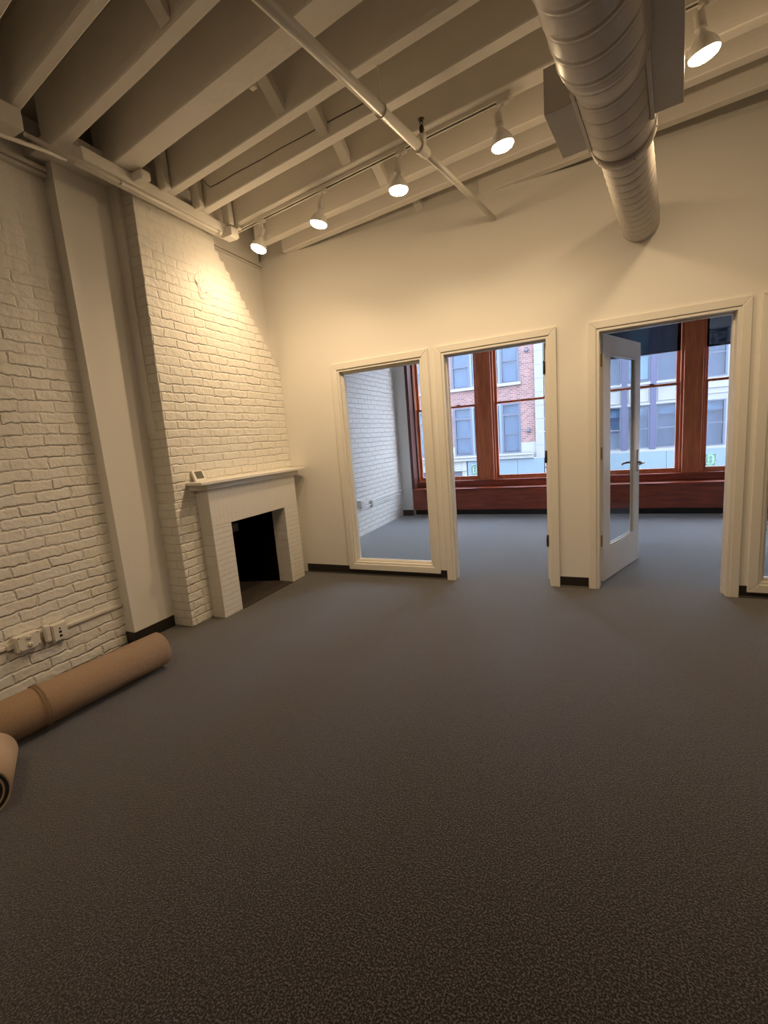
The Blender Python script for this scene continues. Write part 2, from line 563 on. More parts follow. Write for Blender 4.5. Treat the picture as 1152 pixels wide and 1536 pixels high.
# ------------------------------------------------------------------ doorways
def doorway(n, hole, label):
    x0, x1, z0, z1 = hole
    w_ = .062
    r = root('door_%d' % n, ((x0 + x1) / 2, D, 0), label, None, None, 'structure')
    mb = frame_pts(MB(), x0 - w_, x1 + w_, 0, z1 + w_, w_ - .006, D - .018, D, bottom=False)
    # slim raised outer bead of the casing
    mb.build('casing', 'trim_paint', r, bevel=.004)
    mb = frame_pts(MB(), x0 - .006, x1 + .006, 0, z1 + .006, .022, D - .010, D + .145, bottom=False)
    mb.build('jamb', 'trim_paint', r, bevel=.002)
    mb = frame_pts(MB(), x0 + .014, x1 - .014, 0, z1 - .014, .012, D + .055, D + .095, bottom=False)
    mb.build('door_stop', 'trim_paint', r, bevel=.002)
    return r
d1 = doorway(1, DOOR2, 'cased doorway in the middle of the wall with its leaf swung fully away')
d2 = doorway(2, DOOR3, 'cased doorway on the right with a glazed white door standing half open')

def leaf(r, hx, hy, ang, metal, W=.845, H=2.035, hinge_metal='brass', flip=1, hinge_label=None):
    """glazed leaf; local u runs along the leaf from the hinge, v through its thickness"""
    u = Vector((sin(ang), cos(ang), 0))
    v = Vector((cos(ang), -sin(ang), 0))      # face towards +x
    M = Matrix(((u.x, v.x, 0, hx), (u.y, v.y, 0, hy), (0, 0, 1, 0), (0, 0, 0, 1)))
    T = .040
    gl = (.135, .735, .29, 1.895)
    mb = MB()
    mb.box(0, gl[0], -T, 0, .012, H, M)
    mb.box(gl[1], W, -T, 0, .012, H, M)
    mb.box(gl[0], gl[1], -T, 0, .012, gl[2], M)
    mb.box(gl[0], gl[1], -T, 0, gl[3], H, M)
    bmesh.ops.remove_doubles(mb.bm, verts=mb.bm.verts[:], dist=1e-5)
    lf = mb.build('door_leaf', 'trim_paint', r)
    mb = MB()
    for a, b, c_, d_ in ((gl[0], gl[0] + .016, gl[2], gl[3]), (gl[1] - .016, gl[1], gl[2], gl[3]), (gl[0], gl[1], gl[2], gl[2] + .016), (gl[0], gl[1], gl[3] - .016, gl[3])):
        mb.box(a, b, -.013, -.001, c_, d_, M)
        mb.box(a, b, -T + .001, -T + .013, c_, d_, M)
    bd = mb.build('glazing_bead', 'trim_paint', r, bevel=.003)
    gp = MB().box(gl[0], gl[1], -T / 2 - .003, -T / 2 + .003, gl[2], gl[3], M).build('pane', 'clear_glass', r)
    parts = [bd, gp]
    # escutcheon plates and levers on both faces
    for s_, vo in ((1, 0), (-1, -T)):
        mb = MB().box(W - .066, W - .030, vo, vo + s_ * .008, .870, 1.075, M, bev=.003)
        pl = mb.build('lock_plate', metal, r)
        c0 = M @ Vector((W - .048, vo + s_ * .008, .955))
        c1 = M @ Vector((W - .048, vo + s_ * .050, .955))
        c2 = M @ Vector((W - .062, vo + s_ * .058, .955))
        c3 = M @ Vector((W - .130, vo + s_ * .058, .952))
        c4 = M @ Vector((W - .168, vo + s_ * .052, .944))
        hd = MB().tube([c0, c1, c2, c3, c4], [.010, .010, .010, .0085, .007], 12).build('lever_handle', metal, r, smooth=True)
        parts += [pl, hd]
    for z in (.315, 1.05, 1.785):
        mb = MB().box(-.0025, 0, -T + .004, -.006, z, z + .10, M)
        kx = M @ Vector((-.006, -T - .003, z - .004))
        mb.tube([kx, kx + Vector((0, 0, .108))], .006, 12)
        mb.box(-.030, -.006, -T - .001, -T + .001, z, z + .10, M)
        for zz in (.012, .04, .064, .09):
            p = M @ Vector((-.0022, -T / 2 + (.006 if zz in (.012, .064) else -.004), z + zz))
            mb.lathe([(0, .004), (.0015, .003), (.0018, 0.0005)], p, -u, 10)
        hg = mb.build('hinge', hinge_metal, r)
        if hinge_label:
            hg['label'] = hinge_label
        parts.append(hg)
    return lf
leaf(d1, -.288, D + .148, 0.0, 'nickel', W=.845, H=2.03, hinge_metal='bronze', hinge_label='dark bronze door hinge')
leaf(d2, .112, 4.061, radians(22.8), 'nickel', hinge_label='brass door hinge')

# ------------------------------------------------------------------ facade wall with the big windows
FY = 7.45
ZT = 3.05
W_GL = [(-2.745, -1.635), (-1.405, -.222), (.018, 1.188), (1.412, 2.62)]
wall_x('wall_facade', -34, 34, 7.42, 7.85, -6, 26, [(-2.88, 2.70, .50, ZT + .06)], 'wall_paint')  # stretched far out of view to keep sky light off the houses opposite
tag(B(-3.02, -2.795, 7.2, 7.45, 0, 3.5).build('wall_office_pier', 'office_brick' if False else 'wall_paint'), kind='structure')
# dark void behind and under the cover
for i, (a, b) in enumerate(W_GL):
    lab = ['leftmost red wood sash window, seen through the fixed window', 'red wood sash window seen through the first doorway', 'red wood sash window behind the open glazed door', 'red wood sash window at the far right with a numbered paper in its corner'][i]
    r = root('window_%d' % (i + 3), ((a + b) / 2, 7.47, .57), lab, None, None, 'structure')
    mb = MB()
    # outer frame of the opening
    mb.box(a, a + .028, 7.44, 7.60, .565, ZT)
    mb.box(b - .028, b, 7.44, 7.60, .565, ZT)
    mb.box(a, b, 7.44, 7.60, ZT - .05, ZT)
    mb.box(a, b, 7.46, 7.60, .565, .585)
    mb.build('window_frame', 'red_wood', r, bevel=.004)
    mb = MB()
    x0, x1 = a + .028, b - .028
    # lower sash (inside), upper sash (outside)
    for (s0, s1, z0, z1, bt, tp) in ((7.475, 7.510, .585, 1.815, .045, .034), (7.515, 7.550, 1.785, ZT - .05, .034, .05)):
        m2 = MB()
        m2.box(x0, x0 + .042, s0, s1, z0, z1)
        m2.box(x1 - .042, x1, s0, s1, z0, z1)
        m2.box(x0 + .042, x1 - .042, s0, s1, z0, z0 + bt)
        m2.box(x0 + .042, x1 - .042, s0, s1, z1 - tp, z1)
        sh = m2.build('sash', 'red_wood', r, bevel=.003)
        B(x0 + .04, x1 - .04, (s0 + s1) / 2 - .002, (s0 + s1) / 2 + .002, z0 + bt - .003, z1 - tp + .003).build('pane', 'window_glass', r)
    lk = MB().box((x0 + x1) / 2 + .19, (x0 + x1) / 2 + .25, 7.485, 7.505, 1.815, 1.832).build('sash_lock', 'dark_bronze', r, bevel=.003)

# mullion posts and casing of red wood
posts = [(-1.632, -1.408), (-.219, .015), (1.191, 1.409)]
for i, (a, b) in enumerate(posts):
    mb = B(a, b, 7.400, 7.58, .565, ZT)
    tag(mb.build('trim_%d' % (i + 1), 'red_wood', bevel=.006), kind='structure')
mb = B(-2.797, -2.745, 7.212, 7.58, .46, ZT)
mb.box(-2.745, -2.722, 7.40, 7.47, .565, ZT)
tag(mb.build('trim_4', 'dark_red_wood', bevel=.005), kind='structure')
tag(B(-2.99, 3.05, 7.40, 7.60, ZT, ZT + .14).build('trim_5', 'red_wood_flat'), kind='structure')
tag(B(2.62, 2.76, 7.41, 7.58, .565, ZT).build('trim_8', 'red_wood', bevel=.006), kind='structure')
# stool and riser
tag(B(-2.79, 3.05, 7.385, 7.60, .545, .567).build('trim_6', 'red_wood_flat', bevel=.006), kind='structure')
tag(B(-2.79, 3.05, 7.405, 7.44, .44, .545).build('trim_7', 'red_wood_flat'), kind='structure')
# radiator cover along the wall
r = root('radiator_cover', (-.5, 7.3, 0), 'long low red wood radiator cover under the row of windows', 'radiator cover')
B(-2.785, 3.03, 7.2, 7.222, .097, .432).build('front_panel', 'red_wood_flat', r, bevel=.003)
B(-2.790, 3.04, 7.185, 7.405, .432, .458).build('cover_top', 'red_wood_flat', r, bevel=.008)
B(-2.785, 3.03, 7.30, 7.31, 0, .43).build('dark_void_sheet', 'socket_hole', r)  # near-black sheet standing in for the shade in the gap below the cover

# roller shades
for i, (a, b) in enumerate(W_GL[2:]):
    r = root('roller_shade', ((a + b) / 2, 7.44, ZT), ['dark see-through roller shade pulled down behind the open glazed door', 'dark roller shade over the window at the far right, above the numbered paper'][i], 'roller shade', 'dark roller shades')
    B(a + .034, b - .034, 7.4560, 7.4575, 2.245, ZT - .03).build('shade_fabric', 'shade_cloth', r)
    B(a + .034, b - .034, 7.451, 7.462, 2.228, 2.246).build('hem_bar', 'frame_dark', r)

# numbered papers on the window glass
def text_mesh(name, body, size, loc, mat, parent):
    cu = bpy.data.curves.new(name, 'FONT')
    cu.body = body
    cu.size = size
    cu.extrude = .0004
    cu.space_character = 1.7
    cu.align_x = 'CENTER'
    tmp = bpy.data.objects.new('tmp', cu)
    me = bpy.data.meshes.new_from_object(tmp)
    bpy.data.objects.remove(tmp)
    me.transform(Matrix.Translation(Vector(loc)) @ Matrix.Rotation(pi / 2, 4, 'X'))
    me.materials.clear()
    me.materials.append(MATS[mat])
    o = bpy.data.objects.new(name, me)
    COL.objects.link(o)
    o.parent = parent
    o.matrix_parent_inverse = Matrix.Translation(-parent.location)
    return o
def paper(x0, x1, z0, z1, label):
    y = 7.486
    r = root('paper_sign', ((x0 + x1) / 2, y, z0), label, 'sign', 'papers taped inside the window glass')
    B(x0, x1, y - .0008, y, z0, z1).build('paper', 'sign_paper', r)
    wd, h = x1 - x0, z1 - z0
    xc = (x0 + x1) / 2
    text_mesh('number', '201', h * .34, (xc + .006, y - .0015, z0 + h * .56), 'sign_ink', r)
    text_mesh('number', '307', h * .34, (xc + .006, y - .0015, z0 + h * .26), 'sign_ink', r)
    L_, t_ = .030, .008
    m_ = .009
    for sx, sz in ((0, 1), (1, 1), (0, 0), (1, 0)):
        ax = x0 + m_ if sx == 0 else x1 - m_
        az = z0 + m_ if sz == 0 else z1 - m_
        dx = 1 if sx == 0 else -1
        dz = 1 if sz == 0 else -1
        mb = MB()
        mb.box(min(ax, ax + dx * L_), max(ax, ax + dx * L_), y - .0016, y - .0009, min(az, az + dz * t_), max(az, az + dz * t_))
        mb.box(min(ax, ax + dx * t_), max(ax, ax + dx * t_), y - .0016, y - .0009, min(az, az + dz * L_), max(az, az + dz * L_))
        mb.build('corner_mark', 'sign_ink', r)
    mb = MB()
    for k in range(5):
        mb.box(x0 + .045 + k * .014, x0 + .053 + k * .014, y - .0016, y - .0009, z0 + h * .12, z0 + h * .15)
    mb.build('fine_print', 'sign_ink', r)
paper(1.470, 1.600, .640, .805, 'small pale green paper with numbers in the window right of the wide red post')
paper(-1.790, -1.712, .645, .815, 'narrow pale paper with numbers in a window seen through the first doorway')

# ------------------------------------------------------------------ ceiling joists
JZ1 = 3.5
joists = [(-3.65, -3.57), (-2.9, -2.82), (-2.3, -2.22), (-1.7, -1.62), (-1.1, -1.02), (-.5, -.42), (0.0, .08), (.36, .44), (.70, .77), (.94, 1.01), (1.19, 1.248), (1.452, 1.525), (1.752, 1.897), (2.143, 2.213), (2.443, 2.522), (2.755, 2.872), (3.140, 3.216), (3.398, 3.477), (3.738, 3.812)]
lab = {10: 'ceiling joist nearest the top left corner of the photo', 11: 'second ceiling joist from the top left, crossing above the square pier',
       12: 'wide double ceiling joist, third from the top left corner', 13: 'ceiling joist right after the wide double one, counted towards the partition',
       14: 'ceiling joist with a thin cable stapled along its side', 15: 'wide ceiling joist that carries the light track on its underside',
       16: 'ceiling joist just beyond the light track', 17: 'second ceiling joist beyond the light track', 18: 'last ceiling joist, closest to the top of the partition wall'}
def joist(i, c0, c1):
    seed = i * 7.3
    bm = bmesh.new()
    t0, t1 = -3.20, 3.2
    if i >= 18: t0 = -1.36
    nseg = 60
    rings = []
    for k in range(nseg + 1):
        t = t0 + (t1 - t0) * k / nseg
        wz = noise.noise(Vector((t * 1.3, seed, 0))) * .004 + noise.noise(Vector((t * 7, seed, 1))) * .0015
        wc = noise.noise(Vector((t * 1.1, seed, 5))) * .003
        wd = noise.noise(Vector((t * 1.1, seed, 9))) * .003
        r_ = .006
        z = ZC + wz
        prof = [(c0 + wc, JZ1), (c0 + wc, z + r_), (c0 + wc + r_, z), (c1 + wd - r_, z), (c1 + wd, z + r_), (c1 + wd, JZ1)]
        rings.append([bm.verts.new(J(t, c, zz)) for c, zz in prof])
    for k in range(nseg):
        for j in range(6):
            f = bm.faces.new((rings[k][j], rings[k][(j + 1) % 6], rings[k + 1][(j + 1) % 6], rings[k + 1][j]))
    bm.faces.new(rings[0]); bm.faces.new(rings[-1][::-1])
    mb = MB(); mb.bm.free(); mb.bm = bm
    return mb.build('ceiling_joist', 'ceiling_paint')
for i, (a, b) in enumerate(joists):
    if i < 3: continue
    o = joist(i, a, b)
    tag(o, lab.get(i, 'ceiling joist over the camera, outside the top of the photo'), 'joist', 'white painted ceiling joists')

# diagonal bridging between joists
brd = [(1.248, 1.452, -1.945, 'at the top left of the photo'), (1.897, 2.143, -1.953, 'right after the wide double joist'), (2.213, 2.443, -1.89, 'just before the joist with the cable'),
       (2.522, 2.755, -1.955, 'against the joist that carries the light track'), (2.872, 3.140, -1.90, 'just beyond the light track'), (3.477, 3.738, -1.905, 'against the last joist over the partition')]
for k, (c0, c1, t, l) in enumerate(brd):
    wd = .072
    pts = [J(t, c1, ZC + .012), J(t, c1, ZC + .075), J(t, c0, ZC + .295), J(t, c0, ZC + .225)]
    mb = MB().prism(pts, TJ * wd)
    tag(mb.build('bridging_strut', 'ceiling_paint', bevel=.004), 'white diagonal bridging strut between joists, ' + l, 'strut', 'diagonal struts between the joists')

# ledger beam along the left wall
mb = B(-2.80, -2.695, 1.985, 3.20, 3.125, ZC - .002)
tag(mb.build('ledger_beam', 'ceiling_paint', bevel=.006), 'long white ledger beam carrying the joist ends along the left wall', 'beam')
mb = B(XL, -2.80, 1.93, 3.20, 3.245, 3.30)
tag(mb.build('wall_plate', 'ceiling_paint'), 'flat white plank between the ledger beam and the left wall', 'plank')
# short upright cleats beside the joist ends
for c_, l in ((2.443, 'beside the end of the joist with the cable'), (2.143, 'beside the joist right after the double one'), (2.755, 'beside the end of the joist with the light track'), (3.14, 'behind the first lamp')):
    tt = (-2.66 - NJ.x * c_) / TJ.x
    pts = []
    mb = MB()
    mb.box(tt - .05, tt + .035, c_ - .062, c_ - .012, ZC - .018, 3.49, MJ)
    tag(mb.build('joist_cleat', 'ceiling_paint', bevel=.012, seg=3), 'rounded white upright cleat ' + l, 'cleat', 'cleats at the joist ends')
mb = B(-2.735, -2.60, 2.300, 2.375, 3.145, ZC)
tag(mb.build('beam_bracket', 'ceiling_paint', bevel=.014, seg=3), 'small rounded white block under the ledger beam above the fireplace corner', 'block')

# cable along a joist
pts = []
for k in range(60):
    t = -2.95 + k * (1.40) / 59
    z = 3.308 - .045 * (k / 59) - .0015 * sin(k * .35)
    pts.append(J(t, 2.4405, z))
pts = [J(-3.02, 2.436, 3.38), J(-2.98, 2.4405, 3.33)] + pts
tag(MB().tube(pts, .0022, 8).build('cable', 'socket_hole', smooth=True), 'thin dark cable stapled along the side of a ceiling joist', 'cable')
pts = [J(-2.9 + .1 * k, 1.903, 3.222 + .003 * sin(k)) for k in range(14)]
tag(MB().tube(pts, .006, 8).build('cable', 'dark_seam', smooth=True), 'thin dark shadow strip, drawn as a tube, along the bottom edge of the wide double joist', 'cable')  # dark tube in place of the shadow strip below the joist edge
mb = MB().box(-1.90, -1.865, 1.897, 1.925, 3.200, 3.222, MJ)
tag(mb.build('cable_clip', 'pipe_paint', bevel=.003), 'small white clip on the edge of the wide double joist', 'clip')

# ------------------------------------------------------------------ conduits and boxes at the ceiling, left
def conduit(pts, r, label, name='conduit', mat='pipe_paint', couplings=()):
    if not couplings:
        return tag(MB().tube(pts, r, 16).build(name, mat, smooth=False), label, name.replace('_', ' '), None)
    e = root(name, pts[0], label, name.replace('_', ' '))
    MB().tube(pts, r, 16).build('tube', mat, e)
    for p, q in couplings:
        MB().tube([p, q], r * 1.35, 16).build('coupling', mat, e)
    return e
conduit([(-2.705, 1.68, 3.098), (-2.705, 2.2, 3.103), (-2.705, 3.09, 3.112)], .0115, 'white conduit running under the ledger beam to the corner junction box',
        couplings=[((-2.705, 2.215, 3.103), (-2.705, 2.235, 3.103)), ((-2.705, 3.055, 3.112), (-2.705, 3.09, 3.112))])
conduit([(-2.62, 1.30, 2.95), (-2.66, 1.50, 3.00), (-2.70, 1.66, 3.045), (-2.735, 1.80, 3.085), (-2.76, 1.92, 3.11)], .011, 'curved white conduit below the box at the top left corner')
r = root('junction_box', (-2.71, 1.60, 3.10), 'large white junction box at the top left edge of the photo', 'junction box')
B(-2.80, -2.66, 1.40, 1.655, 3.085, 3.185).build('box_body', 'pipe_paint', r, bevel=.006)
B(-2.79, -2.67, 1.41, 1.645, 3.079, 3.085).build('cover_plate', 'pipe_paint', r, bevel=.002)
r = root('junction_box', (-2.69, 3.17, 3.09), 'white junction box in the corner where the light track starts', 'junction box')
B(-2.735, -2.64, 3.12, 3.215, 3.09, 3.165).build('box_body', 'pipe_paint', r, bevel=.005)
B(-2.64, -2.625, 3.125, 3.21, 3.095, 3.16).build('cover_plate', 'pipe_paint', r, bevel=.002)
B(-2.74, -2.60, 3.19, 3.23, 3.16, 3.176).build('mounting_strap', 'pipe_paint', r, bevel=.002)
mb = B(XL, XL + .035, -3.0, 2.026, 3.165, 3.185)
mb.box(XL, XL + .05, -3.0, 2.026, 3.190, 3.215)
tag(mb.build('wall_molding', 'pipe_paint', bevel=.003), 'double white molding along the top of the brick wall, left edge', 'molding')
mb = B(-2.975, -2.950, 3.15, D, 3.122, 3.136)
mb.box(-2.975, -2.940, 3.15, D, 3.142, 3.160)
tag(mb.build('wall_molding', 'pipe_paint', bevel=.002), 'double white molding along the top of the recess beside the corner', 'molding')

# ------------------------------------------------------------------ sprinkler pipe
PA, PB, PC = Vector((-.665, 3.9, 3.0)), Vector((-.868, 2.79, 3.0)), Vector((-1.30, .55, 3.0))
r = root('sprinkler_pipe', PB, 'white sprinkler pipe crossing under the joists down to the partition wall', 'pipe')
MB().tube([PA, PB], .0195, 20).build('branch_tube', 'pipe_paint', r)
MB().tube([PB, PC], .0265, 20).build('main_tube', 'pipe_paint', r)
dv = (PA - PB).normalized()
mb = MB().tube([PB - dv * .045, PB - dv * .03, PB + dv * .02, PB + dv * .035, PB + dv * .05], [.033, .033, .031, .027, .027], 20)
mb.tube([PB, PB + Vector((0, 0, .055)), PB + Vector((0, 0, .06)), PB + Vector((0, 0, .075))], [.022, .022, .026, .026], 16)
mb.tube([PB - dv * .052, PB - dv * .040], .036, 20)
mb.build('reducing_tee', 'pipe_paint', r)
mb = MB().tube([PB + Vector((0, 0, z)) for z in (.075, .10, .102, .125, .127)], [.012, .012, .016, .012, .007], 12)
mb.tube([PB + Vector((0, 0, .125)), PB + Vector((.008, 0, .142)), PB + Vector((0, 0, .158))], .003, 8)
mb.tube([PB + Vector((0, 0, .125)), PB + Vector((-.008, 0, .142)), PB + Vector((0, 0, .158))], .003, 8)
mb.tube([PB + Vector((0, 0, .157)), PB + Vector((0, 0, .161))], .019, 16)
mb.build('sprinkler_head', 'dark_bronze', r)
H0 = PB + (PC - PB) * .185
mb = MB().tube([H0 + Vector((0, 0, .03)), H0 + Vector((0, 0, .205))], .005, 10)
ring = [H0 + Vector((cos(a) * .031 * NJ.y, -cos(a) * .031 * NJ.x * 0, sin(a) * .031)) for a in [2 * pi * k / 24 for k in range(25)]]
mb.tube(ring, .004, 8, cap=False)
mb.tube([H0 + Vector((0, 0, .033)), H0 + Vector((0, 0, .05))], .010, 6)
mb.build('hanger_rod', 'pipe_paint', r)

# ------------------------------------------------------------------ light tracks and lamps
def track(t0, t1, label, end=True):
    r = root('light_track', J(t0, 2.82, ZC), label, 'light track', 'white light tracks')
    mb = MB()
    mb.box(t0, t1, 2.800, 2.840, ZC - .004, ZC - .0005, MJ)
    mb.box(t0, t1, 2.800, 2.804, ZC - .024, ZC - .004, MJ)
    mb.box(t0, t1, 2.836, 2.840, ZC - .024, ZC - .004, MJ)
    mb.box(t0, t1, 2.804, 2.812, ZC - .024, ZC - .020, MJ)
    mb.box(t0, t1, 2.828, 2.836, ZC - .024, ZC - .020, MJ)
    mb.build('rail', 'pipe_paint', r)
    mb = MB().box(t0, t1, 2.812, 2.828, ZC - .012, ZC - .008, MJ)
    mb.build('conductor_slot', 'dark_seam', r)
    if end:
        MB().box(t1 - .02, t1 + .02, 2.796, 2.844, ZC - .028, ZC - .001, MJ).build('end_cap', 'pipe_paint', r, bevel=.003)
    return r
track(-3.17, -.835, 'long white light track with four lamps under a joist', True)
track(-.03, 1.9, 'white light track right of the round duct, with the brightest lamp', False)

def lamp(t, z_face, t_top, aim, label, c=2.82, watts=1.0):
    """screw-in reflector bulb on a small track adapter"""
    r = root('track_lamp', J(t_top, c, ZC - .024), label, 'lamp', 'reflector lamps on the light tracks')
    aim = (TJ * aim[0] + NJ * aim[1] + Vector((0, 0, aim[2]))).normalized()
    face = J(t, c, z_face)
    Lb = .104
    neck = face - aim * Lb
    MB().box(t_top - .035, t_top + .035, c - .017, c + .017, ZC - .044, ZC - .022, MJ).build('track_adapter', 'white_plastic', r, bevel=.003)
    top = J(t_top, c, ZC - .044)
    skt = neck - aim * .052
    mid = (top + skt) / 2 + Vector((0, 0, .004))
    MB().tube([top, mid, skt + aim * .006], .0075, 12).build('swivel_stem', 'white_plastic', r, smooth=True)
    mb = MB().lathe([(-.056, .004), (-.055, .018), (-.050, .0215), (.004, .0215), (.005, .024), (.010, .024), (.010, .015)], neck, aim, 24)
    mb.build('socket', 'white_plastic', r)
    mb = MB().lathe([(0, .0145), (.018, .016), (.034, .024), (.055, .044), (.078, .058), (.094, .0625), (.104, .0615)], neck, aim, 32)
    bd = mb.build('bulb', 'bulb_body', r)
    mb = MB().lathe([(0, .0615), (.008, .0605), (.017, .053), (.024, .038), (.028, .020), (.029, .0008)], neck + aim * .104, aim, 32)
    mb.build('bulb_face', 'lamp_face', r)
    # the forward flood beam of the reflector
    ld = bpy.data.lights.new('flood_beam', 'SPOT')
    ld.color = LAMP_COL
    ld.energy = SPOT_WATTS * watts
    ld.spot_size = radians(150)
    ld.spot_blend = 1.0
    ld.shadow_soft_size = .045
    lo = bpy.data.objects.new('flood_beam', ld)
    COL.objects.link(lo)
    lo.matrix_world = Matrix.Translation(neck + aim * .16) @ aim.to_track_quat('-Z', 'Y').to_matrix().to_4x4()
    lo.parent = r
    lo.matrix_parent_inverse = Matrix.Translation(-r.location)
    return r
lamp(-2.915, 2.985, -2.85, (-.22, -.26, -1), 'first ceiling lamp, nearest the left corner above the fireplace', watts=.34)
lamp(-2.262, 2.972, -2.20, (-.26, -.06, -1), 'second ceiling lamp from the left corner')
lamp(-1.568, 2.962, -1.53, (-.05, .05, -1), 'third ceiling lamp from the left, just left of the sprinkler pipe tee')
lamp(-.872, 2.955, -.862, (.10, .16, -1), 'fourth ceiling lamp from the left, at the free end of the long light track')
lamp(.062, 2.967, .070, (.16, .22, -1), 'brightest ceiling lamp, right of the round duct', watts=.50)

lamp(.80, 2.965, .80, (.0, -.1, -1), 'ceiling lamp just beyond the right edge of the photo', watts=.50)
def back_track(c):
    r = root('light_track', J(-1.9, c, ZC), 'white light track behind the camera', 'light track', 'white light tracks')
    MB().box(-1.9, 1.3, c - .02, c + .02, ZC - .024, ZC - .0005, MJ).build('rail', 'pipe_paint', r)
back_track(-.46)
lamp(-1.35, 2.965, -1.35, (-.1, .15, -1), 'ceiling lamp behind the camera', c=-.46, watts=1.5)

# ------------------------------------------------------------------ round spiral duct
DT, DZ = -.252, 2.705
def duct_piece(name, c0, c1, r0, r1, parent, pitch=.10, seg=72, phase=0.0):
    bm = bmesh.new()
    n = int(abs(c1 - c0) / .006)
    rings = []
    for k in range(n + 1):
        f = k / n
        c = c0 + (c1 - c0) * f
        rr = r0 + (r1 - r0) * f
        ring = []
        for a_ in range(seg):
            a = 2 * pi * a_ / seg
            ph = ((c - c0 + phase) / pitch + a / (2 * pi)) % 1.0
            d = min(ph, 1 - ph) * pitch
            bump = .0035 * max(0, 1 - d / .0075)
            bump -= .0015 * max(0, 1 - abs(d - .012) / .006)
            ring.append(bm.verts.new(J(DT + (rr + bump) * cos(a), c, DZ + (rr + bump) * sin(a))))
        rings.append(ring)
    for k in range(n):
        for a_ in range(seg):
            f = bm.faces.new((rings[k][a_], rings[k][(a_ + 1) % seg], rings[k + 1][(a_ + 1) % seg], rings[k + 1][a_]))
            f.smooth = True
    mb = MB(); mb.bm.free(); mb.bm = bm
    return mb.build(name, 'duct_paint', parent)
r = root('spiral_duct', J(DT, 2.5, DZ), 'large pale spiral air duct running under the joists into the partition wall', 'duct')
duct_piece('wide_section', .3, 2.03, .160, .160, r, .118)
duct_piece('tapered_section', 2.03, 2.16, .160, .136, r, .13)
duct_piece('middle_section', 2.16, 2.70, .136, .136, r, .115)
duct_piece('narrow_section', 2.66, 3.98, .117, .117, r, .092)
mb = MB().lathe([(-.02, .137), (-.02, .1415), (.05, .1415), (.055, .139), (.062, .128), (.066, .118)], J(DT, 2.66, DZ), NJ, 64)
mb.build('collar', 'duct_paint', r)
# screws on the collar
mb = MB()
for a in (-2.4, -1.2, -.2, .9):
    mb.lathe([(0, .005), (.003, .004), (.004, .0005)], J(DT + .1415 * cos(a), 2.68, DZ + .1415 * sin(a)), TJ * cos(a) + Vector((0, 0, sin(a))), 8)
mb.build('collar_screws', 'nickel', r)
# rectangular register boots
mb = MB().box(-.505, -.352, 2.215, 2.600, 2.652, 2.825, MJ)
mb.build('side_boot', 'duct_paint', r, bevel=.002)
mb = MB().box(-.154, -.010, 1.20, 2.530, 2.652, 2.825, MJ)
mb.build('side_boot', 'duct_paint', r, bevel=.002)
for (t0, t1, c0, c1) in ((-.390, -.374, 2.14, 2.615), (-.130, -.114, 2.10, 2.545)):
    mb = MB().box(t0, t1, c0, c1, 2.640, 2.653, MJ)
    mb.build('flange_strip', 'pipe_paint', r, bevel=.002)

# ------------------------------------------------------------------ fireplace
XB = -2.867      # breast front
XS = -2.734      # surround front
r = root('fireplace', (XB, 3.1, 0), 'white painted brick fireplace with a stepped chimney breast and black opening', 'fireplace')
# chimney breast: stepped right shoulder
y0b = 2.385
prof = [(y0b - .012, 0), (y0b + .045, 3.24), (3.165, 3.24)]
zs = 3.05
ys = 3.215
prof += [(3.18, zs)]
nst = 14
ch = (zs - 2.095) / nst
for k in range(nst):
    yy = ys + (D - .02 - ys) * (k / (nst - 1)) ** .97
    prof += [(yy, zs - ch * k), (yy + .006, zs - ch * (k + 1) + .004)]
prof += [(D, 2.095), (D, 0)]
# hole for the firebox: split into pieces
OY0, OY1, OZ = 2.802, 3.535, .770
def poly_clip_box():
    pass
mb = MB()
upper = [p for p in prof if p[1] >= 1.0]
pts = [(y0b + (.045 * (1.0 / 3.24)) - .012 * (1 - 1.0 / 3.24), 1.0)] + upper + [(D, 1.0)]
thick = Vector((-(XB + 3.42), 0, 0)) * -1
mb.prism([(XB, a, b) for a, b in pts], (-.20, 0, 0), 0)
for (a, b, c_, d_) in ((y0b - .006, OY0, 0, 1.0), (OY1, D, 0, 1.0), (OY0, OY1, OZ, 1.0)):
    mb.box(XB - .20, XB, a, b, c_, d_)
# slightly ragged edges
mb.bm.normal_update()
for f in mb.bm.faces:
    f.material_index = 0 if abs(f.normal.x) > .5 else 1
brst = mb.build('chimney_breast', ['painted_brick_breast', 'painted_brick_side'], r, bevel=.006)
# rosette of rough plaster
bm = bmesh.new()
nr, na = 24, 72
cy, cz, R_ = 2.99, 2.715, .095
rings = []
for i in range(nr + 1):
    rr = R_ * i / nr
    ring = []
    for k in range(na):
        a = 2 * pi * k / na
        e = 1 + .12 * sin(3 * a + 1) + .10 * sin(5 * a)
        p = Vector((rr * cos(a) * e, rr * sin(a) * e * 1.15, 0))
        hgt = .0075 * (1 - (i / nr) ** 6) * (0.35 + 2.4 * abs(noise.noise(p * 34 + Vector((3, 1, 0))))) + .003 * (1 if .75 < i / nr < .95 else 0)
        ring.append(bm.verts.new((XB - .001 + max(hgt, -.001) * (0 if i == nr else 1), cy + p.x, cz + p.y)))
    rings.append(ring)
for i in range(nr):
    for k in range(na):
        if i == 0:
            continue
        f = bm.faces.new((rings[i][k], rings[i][(k + 1) % na], rings[i + 1][(k + 1) % na], rings[i + 1][k]))
        f.smooth = True
bm.faces.new(rings[1])
mb = MB(); mb.bm.free(); mb.bm = bm
mb.build('plaster_rosette', 'wall_paint', r)
